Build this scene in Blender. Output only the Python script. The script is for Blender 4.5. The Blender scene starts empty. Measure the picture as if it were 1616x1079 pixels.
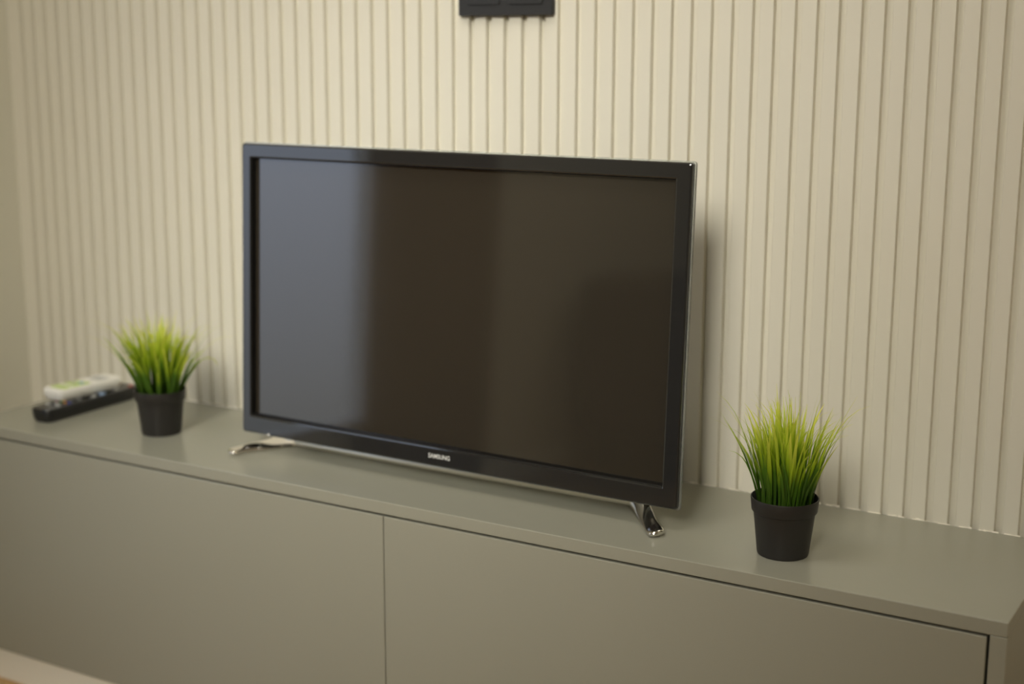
import bpy, bmesh, math, random
from mathutils import Vector, Matrix
random.seed(7)
S = bpy.context.scene
COL = S.collection

# ------------------------------------------------------------------ camera
F_PX = 2236.03
cam_d = bpy.data.cameras.new('camera')
cam = bpy.data.objects.new('camera', cam_d); COL.objects.link(cam)
r = Vector((0.86155684, 0.5076523, 0.00299055)); u = Vector((-0.10213262, 0.16755691, 0.9805578)); f = Vector((-0.49728134, 0.84511172, -0.19620767))
TOP = 0.452                                   # height of the cabinet top above the floor
cam.matrix_world = Matrix(((r.x, u.x, -f.x, 1.05), (r.y, u.y, -f.y, -1.80867), (r.z, u.z, -f.z, TOP + 0.5939), (0, 0, 0, 1)))
cam_d.sensor_width = 36.0
cam_d.lens = F_PX / 1616 * 36.0
cam_d.clip_start = 0.05
cam_d.dof.use_dof = True
cam_d.dof.focus_distance = 1.72
cam_d.dof.aperture_fstop = 2.4
cam_d.dof.aperture_blades = 0
S.camera = cam
S.view_settings.view_transform = 'Standard'
S.view_settings.look = 'None'
S.view_settings.gamma = 1.0
S.view_settings.exposure = 0.0
S.view_settings.use_curve_mapping = False

# ------------------------------------------------------------------ world (overcast daylight outside the window)
w = bpy.data.worlds.new('world'); S.world = w; w.use_nodes = True
bg = w.node_tree.nodes['Background']
bg.inputs[1].default_value = 2.0
wn = w.node_tree; wg = wn.nodes.new('ShaderNodeTexCoord'); ws = wn.nodes.new('ShaderNodeSeparateXYZ'); wm = wn.nodes.new('ShaderNodeMapRange')
wm.inputs['From Min'].default_value = -0.22; wm.inputs['From Max'].default_value = 0.02       # ground outside is duller than the overcast sky
wc = wn.nodes.new('ShaderNodeMix'); wc.data_type = 'RGBA'; wc.inputs[6].default_value = (0.34, 0.34, 0.32, 1); wc.inputs[7].default_value = (0.76, 0.84, 1.03, 1)
wn.links.new(wg.outputs['Generated'], ws.inputs[0]); wn.links.new(ws.outputs[2], wm.inputs['Value']); wn.links.new(wm.outputs[0], wc.inputs[0]); wn.links.new(wc.outputs[2], bg.inputs[0])

def area(name, loc, target, power, col, sx, sy=None, spread=math.pi, shape='RECTANGLE'):
    l = bpy.data.lights.new(name, 'AREA'); l.energy = power; l.color = col
    l.shape = shape; l.size = sx; l.size_y = sy or sx; l.spread = spread
    o = bpy.data.objects.new(name, l); COL.objects.link(o); o.location = loc
    o.rotation_euler = (Vector(target) - Vector(loc)).to_track_quat('-Z', 'Y').to_euler()
    return o
WX = -1.08            # left wall
RX = 2.7              # right wall
RY = -4.3             # wall behind the camera
CZ = 2.6
# daylight through the window opening in the left wall
WIN_Y0, WIN_Y1, WIN_Z0, WIN_Z1 = -1.42, -0.86, 0.22, 1.78

# two ceiling lamps and an added pool light; fittings are built further down
ADDED_LIGHT = (0.55, -2.75, 2.22)
LAMP_B = (0.10, -0.85, 2.575)
LAMP_C = (2.0, -1.2, 2.575)
PANEL_AIM = Vector((-0.18, 0, 0.74))
area('added_pool_light', ADDED_LIGHT, PANEL_AIM, 3.75, (1.0, 0.955, 0.83), 1.10, spread=math.radians(31))  # added unseen light: soft pool on the wall, dimmer towards the corners
area('ceiling_lamp_light', (LAMP_B[0], LAMP_B[1], CZ - 0.045), (LAMP_B[0], LAMP_B[1], 0), 9.2, (1.0, 0.955, 0.84), 0.42, shape='DISK')
area('ceiling_lamp_light', (LAMP_C[0], LAMP_C[1], CZ - 0.045), (LAMP_C[0], LAMP_C[1], 0), 4.5, (1.0, 0.82, 0.50), 0.42, shape='DISK')

# ------------------------------------------------------------------ materials
def mat(name, col, rough=0.5, metal=0.0, spec=0.5, noise=0.0, nscale=20, bump=0.0, bscale=200, emis=None, coat=0.0):
    m = bpy.data.materials.new(name); m.use_nodes = True
    nt = m.node_tree; b = nt.nodes['Principled BSDF']
    b.inputs['Base Color'].default_value = (*col, 1)
    b.inputs['Roughness'].default_value = rough
    b.inputs['Metallic'].default_value = metal
    b.inputs['Specular IOR Level'].default_value = spec
    b.inputs['Coat Weight'].default_value = coat
    tc = nt.nodes.new('ShaderNodeTexCoord')
    if noise > 0:
        n = nt.nodes.new('ShaderNodeTexNoise'); n.inputs['Scale'].default_value = nscale; n.inputs['Detail'].default_value = 4
        nt.links.new(tc.outputs['Object'], n.inputs['Vector'])
        mx = nt.nodes.new('ShaderNodeMix'); mx.data_type = 'RGBA'
        mx.inputs[6].default_value = (*[c * (1 - noise) for c in col], 1)
        mx.inputs[7].default_value = (*[min(1, c * (1 + noise)) for c in col], 1)
        nt.links.new(n.outputs['Fac'], mx.inputs[0]); nt.links.new(mx.outputs[2], b.inputs['Base Color'])
    if bump > 0:
        n2 = nt.nodes.new('ShaderNodeTexNoise'); n2.inputs['Scale'].default_value = bscale; n2.inputs['Detail'].default_value = 3
        nt.links.new(tc.outputs['Object'], n2.inputs['Vector'])
        bp = nt.nodes.new('ShaderNodeBump'); bp.inputs['Strength'].default_value = bump; bp.inputs['Distance'].default_value = 0.001
        nt.links.new(n2.outputs['Fac'], bp.inputs['Height']); nt.links.new(bp.outputs[0], b.inputs['Normal'])
    if emis:
        b.inputs['Emission Color'].default_value = (*emis[:3], 1); b.inputs['Emission Strength'].default_value = emis[3]
    return m
M = {}
M['wall'] = mat('painted slat panel', (0.79, 0.76, 0.665), 0.42, noise=0.015, nscale=8, bump=0.12, bscale=160, spec=0.35)
M['room'] = mat('plain wall paint', (0.72, 0.70, 0.60), 0.7, noise=0.015, nscale=6, bump=0.15, bscale=220)
M['far'] = mat('dark low-bounce wall paint', (0.30, 0.275, 0.23), 0.7, noise=0.02, nscale=6, bump=0.15, bscale=220)  # unseen walls coloured dark to cut the light they bounce back
M['ceil'] = mat('ceiling paint', (0.70, 0.69, 0.65), 0.8, noise=0.01)
M['white'] = mat('white lacquer', (0.90, 0.88, 0.79), 0.4, noise=0.01)
M['cab'] = mat('grey lacquered board', (0.335, 0.332, 0.278), 0.26, noise=0.02, nscale=5, bump=0.10, bscale=500, spec=0.5)
M['gap'] = mat('dark cabinet inside', (0.03, 0.028, 0.022), 0.8, noise=0.05)
M['caulk'] = mat('white sealant bead', (0.86, 0.82, 0.72), 0.5, noise=0.04, nscale=90)
M['gloss'] = mat('glossy black plastic', (0.022, 0.022, 0.022), 0.05, noise=0.02); M['gloss'].node_tree.nodes['Principled BSDF'].inputs['IOR'].default_value = 1.7
M['matte'] = mat('black moulded plastic', (0.016, 0.015, 0.0145), 0.42, noise=0.06, nscale=60, bump=0.1)
M['socket'] = mat('matt black socket plastic', (0.030, 0.030, 0.031), 0.42, noise=0.03)
M['screen'] = mat('dark screen panel', (0.034, 0.029, 0.022), 0.075, noise=0.02, nscale=3); M['screen'].node_tree.nodes['Principled BSDF'].inputs['IOR'].default_value = 1.9
M['inner'] = mat('black inner lip', (0.004, 0.004, 0.004), 0.35, noise=0.02)
M['rim'] = mat('clear acrylic rim', (0.80, 0.84, 0.84), 0.06); M['rim'].node_tree.nodes['Principled BSDF'].inputs['Transmission Weight'].default_value = 0.85
M['lit_ledge'] = mat('lip plastic with painted light', (0.07, 0.068, 0.062), 0.3, noise=0.02)  # lighter grey stands for light caught by the lip's upward face
M['chrome'] = mat('polished chrome', (0.78, 0.76, 0.72), 0.07, metal=1.0, noise=0.01)
M['satin'] = mat('satin silver metal', (0.86, 0.82, 0.70), 0.38, metal=1.0, noise=0.02)
M['letter'] = mat('silver white print', (0.85, 0.85, 0.83), 0.4, noise=0.01)
M['pot'] = mat('black flower pot plastic', (0.021, 0.019, 0.0175), 0.48, noise=0.05, nscale=40, bump=0.08)
M['soil'] = mat('dark potting base', (0.012, 0.011, 0.009), 0.9, noise=0.5, nscale=200, bump=1.0, bscale=300)
M['rblack'] = mat('remote black plastic', (0.012, 0.012, 0.013), 0.28, noise=0.05)
M['rwhite'] = mat('remote white plastic', (0.90, 0.89, 0.86), 0.35, noise=0.01)
M['lcd'] = mat('yellow green panel', (0.50, 0.66, 0.18), 0.3, noise=0.04, nscale=60)
M['key_grey'] = mat('pale key rubber', (0.52, 0.53, 0.52), 0.5, noise=0.02)
M['key_dark'] = mat('dark key rubber', (0.10, 0.10, 0.11), 0.5, noise=0.02)
M['key_red'] = mat('red key', (0.55, 0.07, 0.04), 0.45, noise=0.02)
M['key_green'] = mat('green key', (0.10, 0.40, 0.10), 0.45, noise=0.02)
M['key_yellow'] = mat('orange key', (0.75, 0.35, 0.06), 0.45, noise=0.02)
M['key_blue'] = mat('blue key', (0.06, 0.09, 0.50), 0.45, noise=0.02)
M['key_sky'] = mat('pale blue key', (0.35, 0.50, 0.75), 0.45, noise=0.02)
M['curtain'] = mat('brown curtain cloth', (0.17, 0.095, 0.035), 0.85, noise=0.1, nscale=40, bump=0.4, bscale=600)
M['sofa'] = mat('dark brown upholstery', (0.055, 0.040, 0.032), 0.8, noise=0.1, nscale=40, bump=0.4)
M['alu'] = mat('white window profile', (0.78, 0.78, 0.76), 0.4, noise=0.01)
M['lampglow'] = mat('lamp diffuser', (0.9, 0.88, 0.8), 0.5, emis=(1.0, 0.92, 0.76, 3.0))

def glass_mat():
    m = bpy.data.materials.new('window pane glass'); m.use_nodes = True; nt = m.node_tree
    nt.nodes.remove(nt.nodes['Principled BSDF']); out = nt.nodes['Material Output']
    t = nt.nodes.new('ShaderNodeBsdfTransparent'); t.inputs[0].default_value = (0.95, 0.97, 0.98, 1)
    g = nt.nodes.new('ShaderNodeBsdfGlossy'); g.inputs['Roughness'].default_value = 0.02
    mx = nt.nodes.new('ShaderNodeMixShader')
    mx.inputs[0].default_value = 0.05; nt.links.new(t.outputs[0], mx.inputs[1]); nt.links.new(g.outputs[0], mx.inputs[2])
    nt.links.new(mx.outputs[0], out.inputs[0]); return m
M['glass'] = glass_mat()

def wood_mat():
    m = mat('oak laminate floor', (0.45, 0.27, 0.11), 0.38); nt = m.node_tree; b = nt.nodes['Principled BSDF']
    tc = nt.nodes.new('ShaderNodeTexCoord')
    br = nt.nodes.new('ShaderNodeTexBrick'); br.inputs['Scale'].default_value = 1.0
    br.inputs['Brick Width'].default_value = 1.2; br.inputs['Row Height'].default_value = 0.19; br.inputs['Mortar Size'].default_value = 0.0015
    br.inputs['Color1'].default_value = (0.66, 0.43, 0.17, 1); br.inputs['Color2'].default_value = (0.58, 0.37, 0.14, 1); br.inputs['Mortar'].default_value = (0.16, 0.09, 0.04, 1)
    mp = nt.nodes.new('ShaderNodeMapping'); mp.inputs['Scale'].default_value = (1.5, 28, 1)
    n = nt.nodes.new('ShaderNodeTexNoise'); n.inputs['Scale'].default_value = 3; n.inputs['Detail'].default_value = 6
    mx = nt.nodes.new('ShaderNodeMix'); mx.data_type = 'RGBA'; mx.blend_type = 'MULTIPLY'; mx.inputs[0].default_value = 0.5
    nt.links.new(tc.outputs['Object'], br.inputs['Vector']); nt.links.new(tc.outputs['Object'], mp.inputs[0]); nt.links.new(mp.outputs[0], n.inputs['Vector'])
    nt.links.new(br.outputs['Color'], mx.inputs[6]); nt.links.new(n.outputs['Color'], mx.inputs[7]); nt.links.new(mx.outputs[2], b.inputs['Base Color'])
    return m
M['wood'] = wood_mat()

def grass_mat():
    m = bpy.data.materials.new('artificial grass blade'); m.use_nodes = True; nt = m.node_tree; b = nt.nodes['Principled BSDF']
    at = nt.nodes.new('ShaderNodeAttribute'); at.attribute_name = 'blade'      # x: position along the blade, y: random per blade
    sp = nt.nodes.new('ShaderNodeSeparateXYZ'); nt.links.new(at.outputs['Vector'], sp.inputs[0])
    cr = nt.nodes.new('ShaderNodeValToRGB')
    e = cr.color_ramp.elements
    e[0].position = 0.0; e[0].color = (0.060, 0.13, 0.014, 1)
    e[1].position = 1.0; e[1].color = (0.85, 0.86, 0.14, 1)
    k = e.new(0.38); k.color = (0.105, 0.235, 0.016, 1)
    k = e.new(0.58); k.color = (0.46, 0.62, 0.030, 1)
    ad = nt.nodes.new('ShaderNodeMath'); ad.operation = 'MULTIPLY_ADD'; ad.inputs[1].default_value = 0.34; ad.inputs[2].default_value = -0.17
    ad2 = nt.nodes.new('ShaderNodeMath'); ad2.operation = 'ADD'
    nt.links.new(sp.outputs[1], ad.inputs[0]); nt.links.new(ad.outputs[0], ad2.inputs[0]); nt.links.new(sp.outputs[0], ad2.inputs[1])
    nt.links.new(ad2.outputs[0], cr.inputs[0]); nt.links.new(cr.outputs[0], b.inputs['Base Color'])
    b.inputs['Roughness'].default_value = 0.42
    tr = nt.nodes.new('ShaderNodeBsdfTranslucent'); nt.links.new(cr.outputs[0], tr.inputs[0])
    mx = nt.nodes.new('ShaderNodeMixShader'); mx.inputs[0].default_value = 0.42
    nt.links.new(b.outputs[0], mx.inputs[1]); nt.links.new(tr.outputs[0], mx.inputs[2]); nt.links.new(mx.outputs[0], nt.nodes['Material Output'].inputs[0])
    return m
M['grass'] = grass_mat()

# ------------------------------------------------------------------ helpers
def obj(name, bm, m, parent=None, smooth=False):
    me = bpy.data.meshes.new(name)
    bmesh.ops.recalc_face_normals(bm, faces=bm.faces[:])
    if smooth:
        for fc in bm.faces: fc.smooth = True
    bm.to_mesh(me); bm.free()
    me.materials.append(M[m] if isinstance(m, str) else m)
    o = bpy.data.objects.new(name, me); COL.objects.link(o)
    if parent: o.parent = parent
    if smooth:
        try: me.set_sharp_from_angle(angle=math.radians(40))
        except Exception: pass
    return o
def thing(name, label, cat, loc, rz=0, group=None):
    o = bpy.data.objects.new(name, None); o.empty_display_size = 0.05; COL.objects.link(o)
    o.location = loc; o.rotation_euler = (0, 0, rz); o['label'] = label; o['category'] = cat
    if group: o['group'] = group
    return o
def struct(o): o['kind'] = 'structure'; return o
def add_box(bm, x0, x1, y0, y1, z0, z1, bev=0.0, seg=2, mtx=None):
    t = bmesh.new(); bmesh.ops.create_cube(t, size=1)
    for v in t.verts: v.co = Vector(((x0 + x1) / 2 + v.co.x * (x1 - x0), (y0 + y1) / 2 + v.co.y * (y1 - y0), (z0 + z1) / 2 + v.co.z * (z1 - z0)))
    if bev: bmesh.ops.bevel(t, geom=t.edges[:], offset=bev, segments=seg, profile=0.5, affect='EDGES')
    merge(bm, t, mtx)
def merge(bm, t, mtx=None):
    if mtx is not None: bmesh.ops.transform(t, matrix=mtx, verts=t.verts[:])
    mp = [bm.verts.new(v.co) for v in t.verts]
    t.verts.index_update()
    for fc in t.faces:
        try: bm.faces.new([mp[v.index] for v in fc.verts])
        except ValueError: pass
    t.free()
def box(*a, **k):
    bm = bmesh.new(); add_box(bm, *a, **k); return bm
def rrect(w_, h_, rad, n=6):
    pts = []
    for cx_, cy_, a0 in ((w_ / 2 - rad, h_ / 2 - rad, 0), (-w_ / 2 + rad, h_ / 2 - rad, 90), (-w_ / 2 + rad, -h_ / 2 + rad, 180), (w_ / 2 - rad, -h_ / 2 + rad, 270)):
        for i in range(n + 1):
            a = math.radians(a0 + 90 * i / n); pts.append((cx_ + rad * math.cos(a), cy_ + rad * math.sin(a)))
    return pts
def loft(rings, cap0=True, cap1=True, closed=False, bm=None):
    bm = bm or bmesh.new()
    R = [[bm.verts.new(p_) for p_ in ring] for ring in rings]
    n = len(R[0]); seq = list(zip(R[:-1], R[1:]))
    if closed: seq.append((R[-1], R[0]))
    for a, b in seq:
        for i in range(n): bm.faces.new((a[i], a[(i + 1) % n], b[(i + 1) % n], b[i]))
    if not closed:
        if cap0: bm.faces.new(R[0][::-1])
        if cap1: bm.faces.new(R[-1])
    return bm
def lathe(prof, n=64):
    rings = [[(r_ * math.cos(2 * math.pi * i / n), r_ * math.sin(2 * math.pi * i / n), z) for i in range(n)] for r_, z in prof]
    return rings

# ------------------------------------------------------------------ setting
def slat_lines():
    # right-hand edge of every slat, spacing very slightly uneven as the strips were fitted by hand
    ks = [0, 14, 31, 39, 52, 59]; xs = [-71.01, -56.88, -39.98, -32.04, -19.40, -12.53]
    out = []
    for k in range(1, 60):
        for i in range(5):
            if ks[i] <= k <= ks[i + 1]:
                t = (k - ks[i]) / (ks[i + 1] - ks[i]); out.append((xs[i] + t * (xs[i + 1] - xs[i])) * 0.03 + 1.05); break
    while out[-1] < RX - 0.03: out.append(out[-1] + 0.0295)
    return out
GD = 0.0090                                  # groove depth
def slat_wall():
    # profile in plan: slat faces at y=0, grooves at y=GD, extruded in z; the foot of every strip is cut by hand
    bm = bmesh.new(); prof = [(WX, 0.0)]
    gap = 0.0098
    for x in slat_lines():
        g = gap + random.uniform(-0.0006, 0.0006)
        prof += [(x - 0.0006, 0.0), (x, 0.0007), (x + 0.0003, GD), (x + g - 0.0010, GD), (x + g, GD - 0.0008), (x + g + 0.0002, 0.0007), (x + g + 0.0008, 0.0)]
    prof.append((RX, 0.0))
    prof = [(min(x, RX), y) for x, y in prof]
    lo = [bm.verts.new((x, y, 0.0)) for x, y in prof]; hi = [bm.verts.new((x, y, CZ)) for x, y in prof]
    for i in range(len(prof) - 1): bm.faces.new((lo[i], lo[i + 1], hi[i + 1], hi[i]))
    # thickness behind
    bl = [bm.verts.new((RX, 0.12, 0)), bm.verts.new((WX, 0.12, 0))]; bh = [bm.verts.new((RX, 0.12, CZ)), bm.verts.new((WX, 0.12, CZ))]
    bm.faces.new((bl[0], bl[1], bh[1], bh[0])); bm.faces.new((lo[-1], bl[0], bh[0], hi[-1])); bm.faces.new((bl[1], lo[0], hi[0], bh[1]))
    return bm
struct(obj('wall_back', slat_wall(), 'wall'))
struct(obj('floor', box(WX - 0.2, RX + 0.2, RY - 0.2, 0.12, -0.10, 0.0), 'wood'))
struct(obj('ceiling', box(WX - 0.2, RX + 0.2, RY - 0.2, 0.12, CZ, CZ + 0.1), 'ceil'))
struct(obj('wall_right', box(RX, RX + 0.15, RY - 0.15, 0.12, 0, CZ), 'far'))
struct(obj('wall_front', box(WX, RX, RY - 0.15, RY, 0, CZ), 'far'))
bm = bmesh.new()
for a in ((RY - 0.15, WIN_Y0, 0, CZ), (WIN_Y1, 0.12, 0, CZ), (WIN_Y0, WIN_Y1, 0, WIN_Z0), (WIN_Y0, WIN_Y1, WIN_Z1, CZ)):
    add_box(bm, WX - 0.072, WX, a[0], a[1], a[2], a[3])
struct(obj('wall_left', bm, 'room'))
bm = bmesh.new(); fw = 0.035; x0, x1 = WX - 0.07, WX - 0.02
for a in ((WIN_Y0, WIN_Y0 + fw, WIN_Z0, WIN_Z1), (WIN_Y1 - fw, WIN_Y1, WIN_Z0, WIN_Z1), (WIN_Y0, WIN_Y1, WIN_Z0, WIN_Z0 + fw), (WIN_Y0, WIN_Y1, WIN_Z1 - fw, WIN_Z1)):
    add_box(bm, x0, x1, a[0], a[1], a[2], a[3], 0.003)
win = struct(obj('window_1', bm, 'alu'))
obj('window_pane', box(WX - 0.048, WX - 0.042, WIN_Y0 + fw, WIN_Y1 - fw, WIN_Z0 + fw, WIN_Z1 - fw), 'glass', win)
struct(obj('baseboard_left', box(WX, WX + 0.014, RY + 0.014, 0, 0, 0.06, 0.002), 'white'))
struct(obj('baseboard_front', box(WX + 0.014, RX, RY, RY + 0.014, 0, 0.06, 0.002), 'white'))

# ------------------------------------------------------------------ long low cabinet
XL, XR, D = -1.9466 + 1.05, -0.2665 + 1.05, 0.3003
SPL = -1.0915 + 1.05
T = 0.0176; BOT = TOP - 0.394
cabn = thing('media_cabinet', 'long low grey cabinet with two flat doors standing along the slatted wall', 'cabinet', ((XL + XR) / 2, -D / 2, 0))
CX, CY = (XL + XR) / 2, -D / 2
def cb(x0, x1, y0, y1, z0, z1, bev=0.0): return box(x0 - CX, x1 - CX, y0 - CY, y1 - CY, z0, z1, bev=bev)
obj('top_board', cb(XL, XR, -D, -0.0005, TOP - T, TOP, 0.0012), 'cab', cabn)
sx = XR - 0.0185
for a, b in ((XL, XL + 0.018), (sx, XR)):
    obj('side_panel', cb(a, b, -D, -0.0005, BOT, TOP - T - 0.0002, 0.0007), 'cab', cabn)
bm = cb(XL + 0.018, sx, -D + 0.024, -0.0005, BOT + 0.001, BOT + 0.018)
add_box(bm, XL + 0.018 - CX, sx - CX, -0.008 - CY, -0.0005 - CY, BOT + 0.018, TOP - T)
add_box(bm, SPL - 0.009 - CX, SPL + 0.009 - CX, -D + 0.024 - CY, -0.008 - CY, BOT + 0.018, TOP - T)
obj('carcass', bm, 'gap', cabn)
dz1 = TOP - T - 0.0032
obj('door', cb(XL + 0.0205, SPL - 0.0007, -D + 0.0004, -D + 0.0186, BOT, dz1, 0.0011), 'cab', cabn)
obj('door', cb(SPL + 0.0007, sx - 0.0032, -D + 0.0004, -D + 0.0186, BOT, dz1, 0.0011), 'cab', cabn)
pl = obj('plinth', cb(XL + 0.002, XR - 0.002, -D + 0.008, -D + 0.024, 0.0, BOT - 0.0005, 0.001), 'white', cabn)
pl['label'] = 'off-white plinth under the grey doors'

# bead of sealant between the slats and the cabinet top
bm = bmesh.new(); random.seed(3)
lines = slat_lines(); x = XL
while x < XR - 0.002:
    n_ = random.uniform(0.003, 0.009)
    ing = any(l < x < l + 0.0098 for l in lines)
    hgt = random.uniform(0.0004, 0.0022); dep = random.uniform(0.0006, 0.0026)
    y0 = GD - 0.0002 if ing else -0.0001
    ring = [[(x, y0, TOP), (x, y0 - dep, TOP), (x, y0 - dep * 0.6, TOP + hgt * 0.7), (x, y0, TOP + hgt)],
            [(x + n_, y0, TOP), (x + n_, y0 - dep * random.uniform(.4, 1.2), TOP), (x + n_, y0 - dep * 0.5, TOP + hgt * 0.6), (x + n_, y0, TOP + hgt * random.uniform(.6, 1.2))]]
    if not ing: loft(ring, bm=bm)
    x += n_ if random.random() < 0.8 else n_ * 1.6
struct(obj('trim_1', bm, 'caulk'))

# ------------------------------------------------------------------ television
TW, TH = 0.7335, 0.4395
yaw, tilt = -0.02054, 0.04695
tv = thing('television', 'black flat screen television on chrome feet in the middle of the grey cabinet', 'television', (-1.42935 + 1.05 + 0.3667 * math.cos(yaw), -0.19776 + 0.3667 * math.sin(yaw), TOP), yaw)
HB = 0.030
TM = Matrix.Translation((-0.3667, 0, HB)) @ Matrix.Rotation(-tilt, 4, 'X')   # panel plane: x along the width, z up, y back
def tvobj(name, bm, m, parent, smooth=False):
    bmesh.ops.transform(bm, matrix=TM, verts=bm.verts[:]); return obj(name, bm, m, parent, smooth)
def ring(x0, x1, z0, z1, y, rad=0.0015, n=3):
    pts = rrect(x1 - x0, z1 - z0, rad, n); return [((x0 + x1) / 2 + a, y, (z0 + z1) / 2 + b) for a, b in pts]
# front frame: outer edge, chamfer, flat face, inner drop down to the glass
il, ir, it, ib = 0.0170, 0.7125, 0.4190, 0.0265      # inner opening
rings = [ring(0, TW, 0, TH, 0.011, 0.003), ring(0, TW, 0, TH, 0.0022, 0.003), ring(0.0008, TW - 0.0008, 0.0008, TH - 0.0008, 0.0008, 0.003), ring(0.0022, TW - 0.0022, 0.0022, TH - 0.0022, 0.0, 0.003),
         ring(il - 0.0018, ir + 0.0018, ib - 0.0018, it + 0.0018, 0.0, 0.0015), ring(il, ir, ib, it, 0.001, 0.001), ring(il + 0.0008, ir - 0.0008, ib + 0.0012, it - 0.0008, 0.0108, 0.001), ring(il + 0.0008, ir - 0.0008, ib + 0.0012, it - 0.0008, 0.011, 0.001)]
front = tvobj('front_frame', loft(rings, closed=True), 'gloss', tv)
# matt lip between the frame and the glass
rings = [ring(il + 0.0008, ir - 0.0008, ib + 0.0012, it - 0.0008, 0.0030, 0.001), ring(il + 0.0012, ir - 0.0012, ib + 0.0016, it - 0.0012, 0.0030, 0.001), ring(il + 0.0016, ir - 0.0016, ib + 0.0032, it - 0.0016, 0.0108, 0.001), ring(il + 0.0008, ir - 0.0008, ib + 0.0012, it - 0.0008, 0.0108, 0.001)]
tvobj('inner_lip', loft(rings, closed=True), 'inner', tv)
tvobj('lower_ledge', loft([[(x_, 0.0022, ib + 0.0006), (x_, 0.0107, ib + 0.0028), (x_, 0.0107, ib + 0.0006)] for x_ in (il + 0.002, ir - 0.002)]), 'lit_ledge', tv)  # lower lip with its light line put into the colour
tvobj('screen', box(il + 0.0006, ir - 0.0006, 0.0109, 0.0125, ib + 0.001, it - 0.0006), 'screen', tv)
# silver rim around the frame, a hair wider than it
e = 0.0018
rings = [ring(-e, TW + e, -e * 1.3, TH + e, 0.0080, 0.004), ring(-e, TW + e, -e * 1.3, TH + e, 0.0122, 0.004), ring(0.001, TW - 0.001, 0.001, TH - 0.001, 0.0122, 0.003), ring(0.0002, TW - 0.0002, 0.0002, TH - 0.0002, 0.0080, 0.003)]
rim = tvobj('rim', loft(rings, closed=True), 'rim', tv); rim['label'] = 'thin clear rim'
rings = [ring(0.002, TW - 0.002, 0.002, TH - 0.002, 0.0126, 0.004), ring(0.006, TW - 0.006, 0.006, TH - 0.006, 0.017, 0.006), ring(0.06, TW - 0.06, 0.02, TH - 0.07, 0.030, 0.02), ring(0.10, TW - 0.10, 0.03, TH - 0.12, 0.048, 0.02)]
tvobj('back_cover', loft(rings), 'matte', tv)
# maker's name on the lower frame
cu = bpy.data.curves.new('logo', 'FONT'); cu.body = 'SAMSUNG'; cu.size = 0.0090; cu.extrude = 0.0001; cu.offset = 0.00010; cu.space_character = 1.0; cu.align_x = 'CENTER'; cu.align_y = 'CENTER'
to = bpy.data.objects.new('logo', cu); COL.objects.link(to)
dg = bpy.context.evaluated_depsgraph_get(); me = bpy.data.meshes.new_from_object(to.evaluated_get(dg))
bpy.data.objects.remove(to)
xs = [v.co.x for v in me.vertices]; ys = [v.co.y for v in me.vertices]
kx = 0.0362 / (max(xs) - min(xs)); ky = 0.0064 / (max(ys) - min(ys)); mx_ = (max(xs) + min(xs)) / 2; my_ = (max(ys) + min(ys)) / 2
for v in me.vertices: v.co = TM @ Vector((0.3672 + (v.co.x - mx_) * kx, -0.00022 - v.co.z * 1.0, 0.0146 + (v.co.y - my_) * ky))
me.materials.clear(); me.materials.append(M['letter'])
lg = bpy.data.objects.new('logo', me); COL.objects.link(lg); lg.parent = front; lg['label'] = 'white maker name in block letters'
# chrome stand: bar under the set and a splayed foot at each end
def bar_loft(path, smooth_n=10):
    """path: (x, y, z, half width, half height, sideways unit vector)"""
    rings = []
    for (x, y, z, hw, hh, sv) in path:
        rg = []
        for k in range(16):
            a = 2 * math.pi * k / 16; c, s_ = math.cos(a), math.sin(a)
            px_ = hw * math.copysign(abs(c) ** 0.6, c); pz = hh * math.copysign(abs(s_) ** 0.7, s_)
            rg.append((x + sv[0] * px_, y + sv[1] * px_, z + pz))
        rings.append(rg)
    return loft(rings)
def tvloc(x, y, z): # relative pixel-fit frame -> local frame of the television
    v = tv_inv @ Vector((x + 1.05, y, z + TOP)); return v
tv_m = Matrix.Translation(tv.location) @ Matrix.Rotation(yaw, 4, 'Z'); tv_inv = tv_m.inverted()
def spath(pts, n=6):
    # Catmull-Rom through control points (x,y,z,hw,hh)
    P = [pts[0]] + pts + [pts[-1]]; out = []
    for i in range(1, len(P) - 2):
        for k in range(n):
            t = k / n; p0, p1, p2, p3 = P[i - 1], P[i], P[i + 1], P[i + 2]
            out.append(tuple(0.5 * (2 * b + (c - a) * t + (2 * a - 5 * b + 4 * c - d) * t * t + (-a + 3 * b - 3 * c + d) * t ** 3) for a, b, c, d in zip(p0, p1, p2, p3)))
    out.append(pts[-1]); res = []
    for i, q in enumerate(out):
        a = out[max(0, i - 1)]; b = out[min(len(out) - 1, i + 1)]
        d = Vector((b[0] - a[0], b[1] - a[1], 0)); d = d.normalized() if d.length > 1e-6 else Vector((1, 0, 0))
        v = tvloc(q[0], q[1], q[2]); res.append((v.x, v.y, v.z, q[3], q[4], (-d.y, d.x)))
    return res
C0 = -1.0630
obj('stand_bar', bar_loft(spath([(C0 - 0.296, -0.150, 0.0120, 0.0090, 0.0050), (C0 - 0.15, -0.160, 0.0165, 0.0125, 0.0062), (C0, -0.164, 0.0180, 0.0140, 0.0065), (C0 + 0.15, -0.163, 0.0170, 0.0135, 0.0065), (C0 + 0.282, -0.158, 0.0140, 0.0105, 0.0060)], 10)), 'satin', tv, True)['label'] = 'pale satin bar under the screen'
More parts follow.
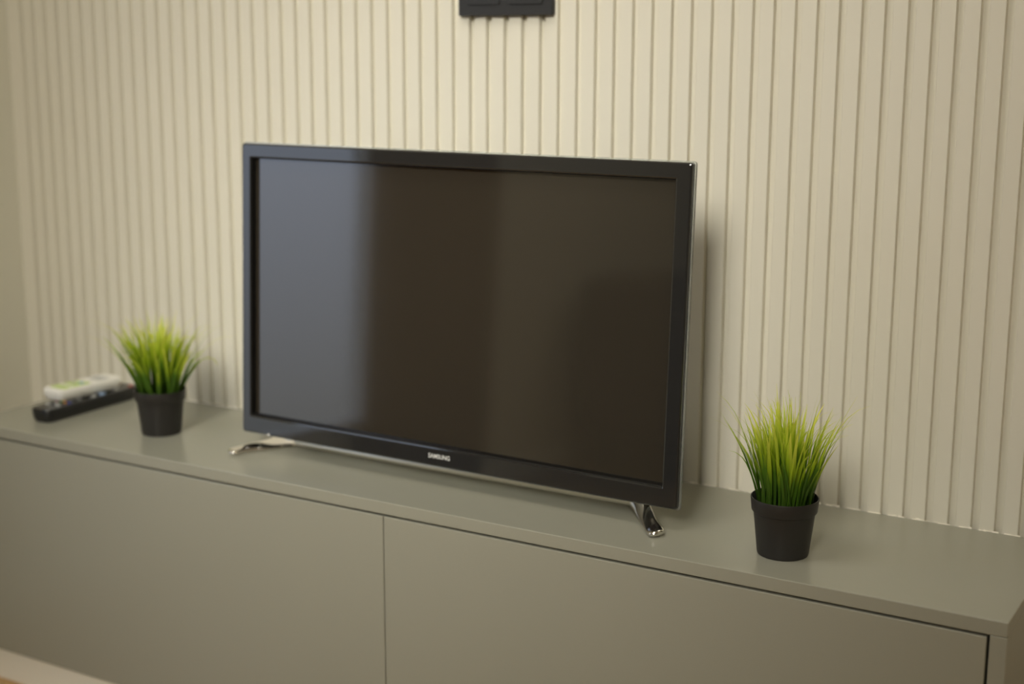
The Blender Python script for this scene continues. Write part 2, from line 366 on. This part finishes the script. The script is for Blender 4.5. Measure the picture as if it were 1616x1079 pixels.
def strap(secs, th, s_):
    # flattened, twisted strap: every section runs from a low inner point A to a high outer point B
    P = [secs[0]] + secs + [secs[-1]]; out = []
    for i in range(1, len(P) - 2):
        for k in range(6):
            t = k / 6; p0, p1, p2, p3 = P[i - 1], P[i], P[i + 1], P[i + 2]
            out.append([0.5 * (2 * b + (c - a) * t + (2 * a - 5 * b + 4 * c - d) * t * t + (-a + 3 * b - 3 * c + d) * t ** 3) for a, b, c, d in zip(p0, p1, p2, p3)])
    out.append(list(secs[-1])); rings = []
    mids = [Vector(((q[0] + q[3]) / 2, (q[1] + q[4]) / 2, (q[2] + q[5]) / 2)) for q in out]
    for i, q in enumerate(out):
        A, B = Vector(q[0:3]), Vector(q[3:6]); m = mids[i]; half = (B - A) / 2
        d = (mids[min(i + 1, len(out) - 1)] - mids[max(i - 1, 0)]).normalized(); nrm = half.cross(d).normalized()
        t_ = th * q[6]; rg = []
        for k in range(20):
            a = 2 * math.pi * k / 20; c, sn = math.cos(a), math.sin(a)
            v = m + half * math.copysign(abs(c) ** 0.75, c) + nrm * t_ * math.copysign(abs(sn) ** 0.8, sn)
            rg.append(tvloc(C0 + s_ * (v.x - C0), v.y, max(v.z, 0.0003)))
        rings.append(rg)
    return loft(rings)
LEFT = [(-1.352, -0.132, 0.0060, -1.382, -0.130, 0.0200, 0.8), (-1.361, -0.153, 0.0050, -1.390, -0.156, 0.0190, 1), (-1.381, -0.184, 0.0045, -1.404, -0.184, 0.0140, 1.05), (-1.402, -0.215, 0.0045, -1.420, -0.212, 0.0105, 1.1),
        (-1.4130, -0.2330, 0.0042, -1.4290, -0.2270, 0.0080, 1.0), (-1.4180, -0.2365, 0.0040, -1.4275, -0.2320, 0.0062, 0.75), (-1.4215, -0.2372, 0.0040, -1.4245, -0.2352, 0.0050, 0.3)]
for s_ in (1, -1):
    obj('foot', strap([(-0.812, -0.128, 0.009, -0.785, -0.150, 0.030, 0.8), (-0.797, -0.150, 0.0045, -0.758, -0.176, 0.034, 1), (-0.772, -0.181, 0.0045, -0.739, -0.197, 0.0255, 1.05), (-0.746, -0.213, 0.0045, -0.7215, -0.2165, 0.0155, 1.1),
        (-0.7265, -0.238, 0.0045, -0.7055, -0.230, 0.0095, 1.1), (-0.7175, -0.2475, 0.0042, -0.7015, -0.2375, 0.0078, 1.0), (-0.7125, -0.2485, 0.0040, -0.7045, -0.2425, 0.0062, 0.75), (-0.7095, -0.2475, 0.0040, -0.7070, -0.2450, 0.0050, 0.3)] if s_ > 0 else LEFT, 0.0038, 1), 'chrome', tv, True)
    xa = C0 + s_ * 0.280; yb = -0.150
    obj('rear_foot', bar_loft(spath([(xa - s_ * 0.01, yb + 0.004, 0.0125, 0.0065, 0.0040), (xa + s_ * 0.000, yb + 0.030, 0.0090, 0.0085, 0.0050), (xa + s_ * 0.002, yb + 0.060, 0.0060, 0.0080, 0.0050), (xa + s_ * 0.003, yb + 0.068, 0.0050, 0.0045, 0.0030)], 6)), 'chrome', tv, True)
    xn = -0.758 if s_ > 0 else -1.352; yn = -0.176
    bmn = bmesh.new(); pts = rrect(0.020, 0.009, 0.004, 4); v0 = tvloc(xn, yn, 0.024); v1 = tvloc(xn, yn, 0.0)
    loft([[(v0.x + a, v0.y + b, 0.022) for a, b in pts], [(v0.x + a, v0.y + b + 0.001, 0.044) for a, b in pts]], bm=bmn)
    obj('neck', bmn, 'chrome', tv, True)

# ------------------------------------------------------------------ potted grass
def blade_mesh(seed, n, hmax, spread, strays, wk=1.0):
    rnd = random.Random(seed); bm = bmesh.new(); lay = bm.verts.layers.float_vector.new('blade')
    def blade(bx, by, ang, lean, L, wd, curl, droop, tw):
        N = 9; rv = rnd.random(); d = Vector((math.cos(ang), math.sin(ang), 0)); side0 = Vector((-math.sin(ang + tw), math.cos(ang + tw), 0))
        pos = Vector((bx, by, 0)); th = lean * 0.35; rows = []
        for i in range(N + 1):
            t = i / N
            wv = wd * (0.62 + 0.6 * math.sin(min(1, t * 1.25) * math.pi * 0.62)) * (1 - t ** 2.4) + 0.00012
            side = (side0 + d * 0.35 * math.sin(tw + t * curl)).normalized()
            nrm = (d * math.cos(th) - Vector((0, 0, 1)) * math.sin(th))
            a = bm.verts.new(pos - side * wv); c = bm.verts.new(pos - nrm * wv * 0.35); b = bm.verts.new(pos + side * wv)
            for v in (a, b, c): v[lay] = (t * (L / hmax) ** 0.5, rv, 0)
            rows.append((a, c, b))
            th = lean * (0.35 + 0.75 * t) + droop * max(0, t - 0.55) ** 1.5 * 4
            pos = pos + (Vector((0, 0, math.cos(th))) + d * math.sin(th)) * (L / N)
        for p_, q in zip(rows[:-1], rows[1:]):
            bm.faces.new((p_[0], p_[1], q[1], q[0])); bm.faces.new((p_[1], p_[2], q[2], q[1]))
    for i in range(n):
        rr = 0.033 * math.sqrt(rnd.random()); a = rnd.uniform(0, 2 * math.pi)
        bx, by = rr * math.cos(a), rr * math.sin(a)
        out = rr / 0.033
        ang = a + rnd.gauss(0, 0.45)
        lean = spread * (0.12 + 0.88 * out ** 1.5) * rnd.uniform(0.4, 1.15)
        L = hmax * rnd.uniform(0.62, 1.02) * (1 - 0.10 * out)
        droop = rnd.choice([0, 0, 0.15, 0.4, 0.9, 2.2 if rnd.random() < 0.35 else 0.2])
        blade(bx, by, ang, lean, L, wk * rnd.uniform(0.0013, 0.0032), rnd.uniform(-1, 1), droop, rnd.uniform(-0.9, 0.9))
    for i in range(n // 2):                      # fine wispy blades between the broad ones
        rr = 0.030 * math.sqrt(rnd.random()); a = rnd.uniform(0, 2 * math.pi); out = rr / 0.030
        blade(rr * math.cos(a), rr * math.sin(a), a + rnd.gauss(0, 0.7), spread * (0.1 + 0.75 * out) * rnd.uniform(0.4, 1.2), hmax * rnd.uniform(0.80, 1.08), rnd.uniform(0.0006, 0.0011), rnd.uniform(-1, 1), rnd.choice([0, 0.3, 0.8, 1.6]), rnd.uniform(-0.9, 0.9))
    for (ang, lean, L, droop) in strays:
        blade(0.031 * math.cos(ang), 0.031 * math.sin(ang), ang, lean, L, 0.0013, 0.2, droop, 0.1)
    return bm
def potted_grass(name, label, loc, rz, seed, n, hmax, spread, strays, wk=1.0, group='potted artificial grass on the cabinet'):
    t = thing(name, label, 'potted plant', loc, rz, group)
    H = 0.0725
    prof = [(0.0, 0.0015), (0.0275, 0.0015), (0.0292, 0.0), (0.0308, 0.0008), (0.0315, 0.003), (0.0372, 0.0535), (0.0374, 0.0545), (0.0392, 0.0552), (0.0398, 0.0562), (0.0413, H - 0.001), (0.0410, H), (0.0400, H), (0.0395, H - 0.001), (0.0383, 0.0570), (0.0366, 0.0540), (0.0355, 0.048)]
    pr = [(max(a, 0.0001), b) for a, b in prof]
    obj('pot', loft(lathe(pr), True, True), 'pot', t, True)
    so = obj('soil', loft([[(x, y, z + 0.0008 * math.sin(x * 900) * math.cos(y * 700)) for x, y, z in rg] for rg in lathe([(0.0378, 0.0575), (0.030, 0.0605), (0.018, 0.0620), (0.006, 0.0625)])]), 'soil', t, True)
    fo = obj('grass_blades', blade_mesh(seed, n, hmax, spread, strays, wk), 'grass', t, True); fo.location = (0, 0, 0.0600)
    return t
# view-right direction is about +30 degrees in plan, so stray angles are given in the world frame
potted_grass('potted_grass', 'black pot of green grass with pale tips, at the right end of the cabinet beside the television', (-0.552 + 1.05, -0.2145, TOP), 0, 11, 160, 0.136, 0.64,
             [(math.radians(195), 0.62, 0.125, 0.0), (math.radians(185), 0.50, 0.150, 0.5), (math.radians(40), 0.62, 0.150, 0.8), (math.radians(25), 0.50, 0.150, 0.0), (math.radians(10), 0.55, 0.145, 0.1)])
potted_grass('potted_grass', 'black pot of bright green grass, at the left end of the cabinet beside the remote controls', (-1.6105 + 1.05, -0.186, TOP), 0, 23, 125, 0.140, 0.92,
             [(math.radians(222), 0.85, 0.135, 0.5), (math.radians(215), 0.55, 0.155, 1.1), (math.radians(45), 0.75, 0.145, 0.5), (math.radians(40), 0.95, 0.140, 0.8), (math.radians(52), 0.65, 0.135, 0.1)], wk=1.25)

# ------------------------------------------------------------------ remote controls
def remote_body(L, W, H, rad, curve=0.0, n=14):
    rings = []
    for z, k in ((0.0, 0.80), (H * 0.25, 0.93), (H * 0.7, 1.0), (H * 0.92, 0.985), (H, 0.93)):
        rings.append([(a * (k if abs(a) > 0 else 1), b * (1 - (1 - k) * W / L), z) for a, b in rrect(W, L, rad, 6)])
    return loft(rings)
rb = thing('remote_control', 'long black remote control with coloured keys lying under the white one', 'remote control', (-1.8325 + 1.05, -0.138, TOP), math.radians(2))
obj('body', remote_body(0.214, 0.047, 0.0230, 0.014), 'rblack', rb, True)
def key(x, y, w_, l_, z, m, parent, h=0.0016):
    obj('button', loft([[(x + a, y + b, z) for a, b in rrect(w_, l_, min(w_, l_) * 0.35, 3)], [(x + a * 0.9, y + b * 0.9, z + h) for a, b in rrect(w_, l_, min(w_, l_) * 0.35, 3)]]), m, parent, True)
z = 0.0229
for k, m in enumerate(('key_red', 'key_green', 'key_yellow', 'key_blue')): key(-0.0135 + 0.009 * k, -0.052, 0.0065, 0.0040, z, m, rb)
for rw in range(4):
    for c in range(3): key(-0.012 + 0.012 * c, -0.067 - 0.0085 * 0 + 0.0 - rw * 0.0075 if rw < 2 else 0.030 + rw * 0.010, 0.0075, 0.0048, z, 'key_grey' if (rw + c) % 2 else 'key_dark', rb)
for k in range(8):
    a = k * math.pi / 4; key(0.010 * math.cos(a), -0.025 + 0.010 * math.sin(a), 0.0042, 0.0042, z, 'key_grey' if k % 2 == 0 else 'key_dark', rb)
key(0.014, 0.004, 0.0075, 0.010, z, 'key_grey', rb); key(-0.014, 0.004, 0.0075, 0.010, z, 'key_grey', rb); key(0.014, 0.024, 0.0085, 0.013, z, 'key_sky', rb); key(-0.014, 0.024, 0.0085, 0.013, z, 'key_grey', rb)
key(-0.014, 0.093, 0.0075, 0.0055, z, 'key_red', rb); key(0.014, 0.093, 0.0075, 0.0055, z, 'key_red', rb)
rw_ = thing('remote_control', 'short white remote control with a green panel stacked on the black one', 'remote control', (-1.847 + 1.05, -0.130, TOP + 0.0249), math.radians(-3))
obj('body', remote_body(0.136, 0.049, 0.0195, 0.010), 'rwhite', rw_, True)
obj('front_panel', loft([[(a, b - 0.026, 0.0194) for a, b in rrect(0.040, 0.058, 0.004, 3)], [(a, b - 0.026, 0.0200) for a, b in rrect(0.0395, 0.0575, 0.004, 3)]]), 'lcd', rw_)['label'] = 'yellow green panel'
key(0.006, -0.008, 0.010, 0.008, 0.0200, 'key_sky', rw_, 0.0012); key(-0.008, -0.012, 0.009, 0.007, 0.0200, 'key_grey', rw_, 0.0012)
for k in range(3): key(-0.011 + 0.011 * k, -0.034, 0.008, 0.006, 0.0200, 'rwhite', rw_, 0.0012)
obj('display', loft([[(a, b + 0.035, 0.0194) for a, b in rrect(0.030, 0.024, 0.003, 3)], [(a, b + 0.035, 0.0199) for a, b in rrect(0.0295, 0.0235, 0.003, 3)]]), 'key_grey', rw_)['label'] = 'grey display window'

# ------------------------------------------------------------------ double wall socket
SW, SH, ST = 0.1575, 0.0855, 0.0090
so_ = thing('wall_socket', 'black double wall socket above the television on the slatted wall', 'socket', (-1.0732 + 1.05, 0.0, TOP + 0.6545))
def rr3(w_, h_, rad, y, cx_=0, cz_=SH / 2): return [(cx_ + a, y, cz_ + b) for a, b in rrect(w_, h_, rad, 6)]
for hole in (0,):
    bm = bmesh.new()
    loft([rr3(SW - 0.001, SH - 0.001, 0.0022, -0.0002), rr3(SW, SH, 0.0025, -0.0010), rr3(SW, SH, 0.0025, -ST + 0.001), rr3(SW - 0.0014, SH - 0.0014, 0.002, -ST)], bm=bm)
    obj('frame', bm, 'socket', so_, True)
for sx_ in (-0.0355, 0.0355):
    # cover insert with a round recessed well and two pin holes
    n = 48
    def circ(rd, y): return [(sx_ + rd * math.cos(2 * math.pi * i / 28), y, SH / 2 + rd * math.sin(2 * math.pi * i / 28)) for i in range(28)]
    bm = bmesh.new()
    loft([rr3(0.0550, 0.0550, 0.003, -ST - 0.0001, sx_), rr3(0.0550, 0.0550, 0.003, -ST - 0.0014, sx_), rr3(0.0540, 0.0540, 0.003, -ST - 0.0019, sx_), [(sx_ + 0.0200 * math.cos((i_ + 0.5) / 28 * 2 * math.pi), -ST - 0.0019, SH / 2 + 0.0200 * math.sin((i_ + 0.5) / 28 * 2 * math.pi)) for i_ in range(28)],
          [(sx_ + 0.0195 * math.cos((i_ + 0.5) / 28 * 2 * math.pi), -0.0095, SH / 2 + 0.0195 * math.sin((i_ + 0.5) / 28 * 2 * math.pi)) for i_ in range(28)]], bm=bm)
    ins = obj('socket_insert', bm, 'socket', so_, False)
    for px_ in (-0.0095, 0.0095):
        obj('pin_hole', loft([[(sx_ + px_ + 0.0024 * math.cos(k * math.pi / 8), -0.0097, SH / 2 + 0.0024 * math.sin(k * math.pi / 8)) for k in range(16)], [(sx_ + px_ + 0.0024 * math.cos(k * math.pi / 8), -0.0094, SH / 2 + 0.0024 * math.sin(k * math.pi / 8)) for k in range(16)]]), 'gap', ins)

# ------------------------------------------------------------------ the rest of the room, seen only in reflections, and an added light panel
ct = thing('curtain', 'brown floor-length curtain beside the window, mirrored in the screen', 'curtain', (WX + 0.06, -1.565, 0))
bm = bmesh.new(); n = 160; rows = []
for zz in (0.02, 0.6, 1.2, 1.8, 2.34):
    rows.append([bm.verts.new((0.028 * math.sin(i / n * 2 * math.pi * 9) * (0.8 + 0.2 * zz / 2.3), (i / n - 0.5) * 0.52, zz)) for i in range(n + 1)])
for a, b in zip(rows[:-1], rows[1:]):
    for i in range(n): bm.faces.new((a[i], a[i + 1], b[i + 1], b[i]))
co = obj('cloth', bm, 'curtain', ct, True); md = co.modifiers.new('thickness', 'SOLIDIFY'); md.thickness = 0.002
rod = bmesh.new(); bmesh.ops.create_cone(rod, cap_ends=True, segments=20, radius1=0.011, radius2=0.011, depth=1.7, matrix=Matrix.Translation((0, 0.42, 2.36)) @ Matrix.Rotation(math.pi / 2, 4, 'X'))
add_box(rod, -0.09, 0.0, 1.20, 1.22, 2.35, 2.37); add_box(rod, -0.09, 0.0, -0.38, -0.36, 2.35, 2.37)
obj('curtain_rod', rod, 'socket', ct, True)
sf = thing('armchair', 'dark brown armchair by the left wall, mirrored dimly in the screen', 'armchair', (WX + 0.52, -2.72, 0))
obj('seat', box(-0.32, 0.40, -0.36, 0.36, 0.12, 0.38, 0.04, 4), 'sofa', sf, True)
obj('backrest', box(-0.46, -0.24, -0.44, 0.44, 0.12, 0.60, 0.05, 4), 'sofa', sf, True)
for yy in (-0.44, 0.34): obj('armrest', box(-0.30, 0.42, yy, yy + 0.10, 0.12, 0.52, 0.03, 4), 'sofa', sf, True)
for xx in (-0.38, 0.34):
    for yy in (-0.36, 0.36): obj('leg', box(xx - 0.02, xx + 0.02, yy - 0.02, yy + 0.02, 0, 0.13, 0.003), 'matte', sf)
for (lx, ly, lz) in (LAMP_B, LAMP_C):
    cl = thing('ceiling_lamp', 'round flat ceiling lamp ' + ('above the cabinet' if lx < 1 else 'near the right wall'), 'lamp', (lx, ly, CZ))
    obj('lamp_housing', loft(lathe([(0.235, 0.0), (0.235, -0.035), (0.225, -0.040), (0.222, -0.030)], 48), True, True), 'alu', cl, True)
    obj('diffuser', loft(lathe([(0.220, -0.0400), (0.218, -0.0425), (0.05, -0.0432)], 48)), 'lampglow', cl, True)
sl = thing('added_pool_panel', 'added square light panel, unseen behind the camera, for the pool of light on the wall', 'lamp', (ADDED_LIGHT[0], ADDED_LIGHT[1], CZ))  # panel added to carry the pool light
back = (Vector(ADDED_LIGHT) - PANEL_AIM).normalized(); q = (-back).to_track_quat('-Z', 'Y').to_matrix().to_4x4()
pm = Matrix.Translation(Vector((0, 0, ADDED_LIGHT[2] - CZ)) + back * 0.012) @ q
bm = bmesh.new(); add_box(bm, -0.57, 0.57, -0.57, 0.57, 0.0, 0.03, 0.004, 2, pm); obj('lamp_housing', bm, 'alu', sl)  # casing made up for the added pool light
bm = bmesh.new(); add_box(bm, -0.55, 0.55, -0.55, 0.55, -0.002, 0.0, 0.0, 2, pm); obj('diffuser', bm, 'lampglow', sl)
for a in (-0.3, 0.3): obj('suspension_wire', box(a - 0.003, a + 0.003, -0.033, -0.027, ADDED_LIGHT[2] - CZ + 0.02, 0.0), 'alu', sl)
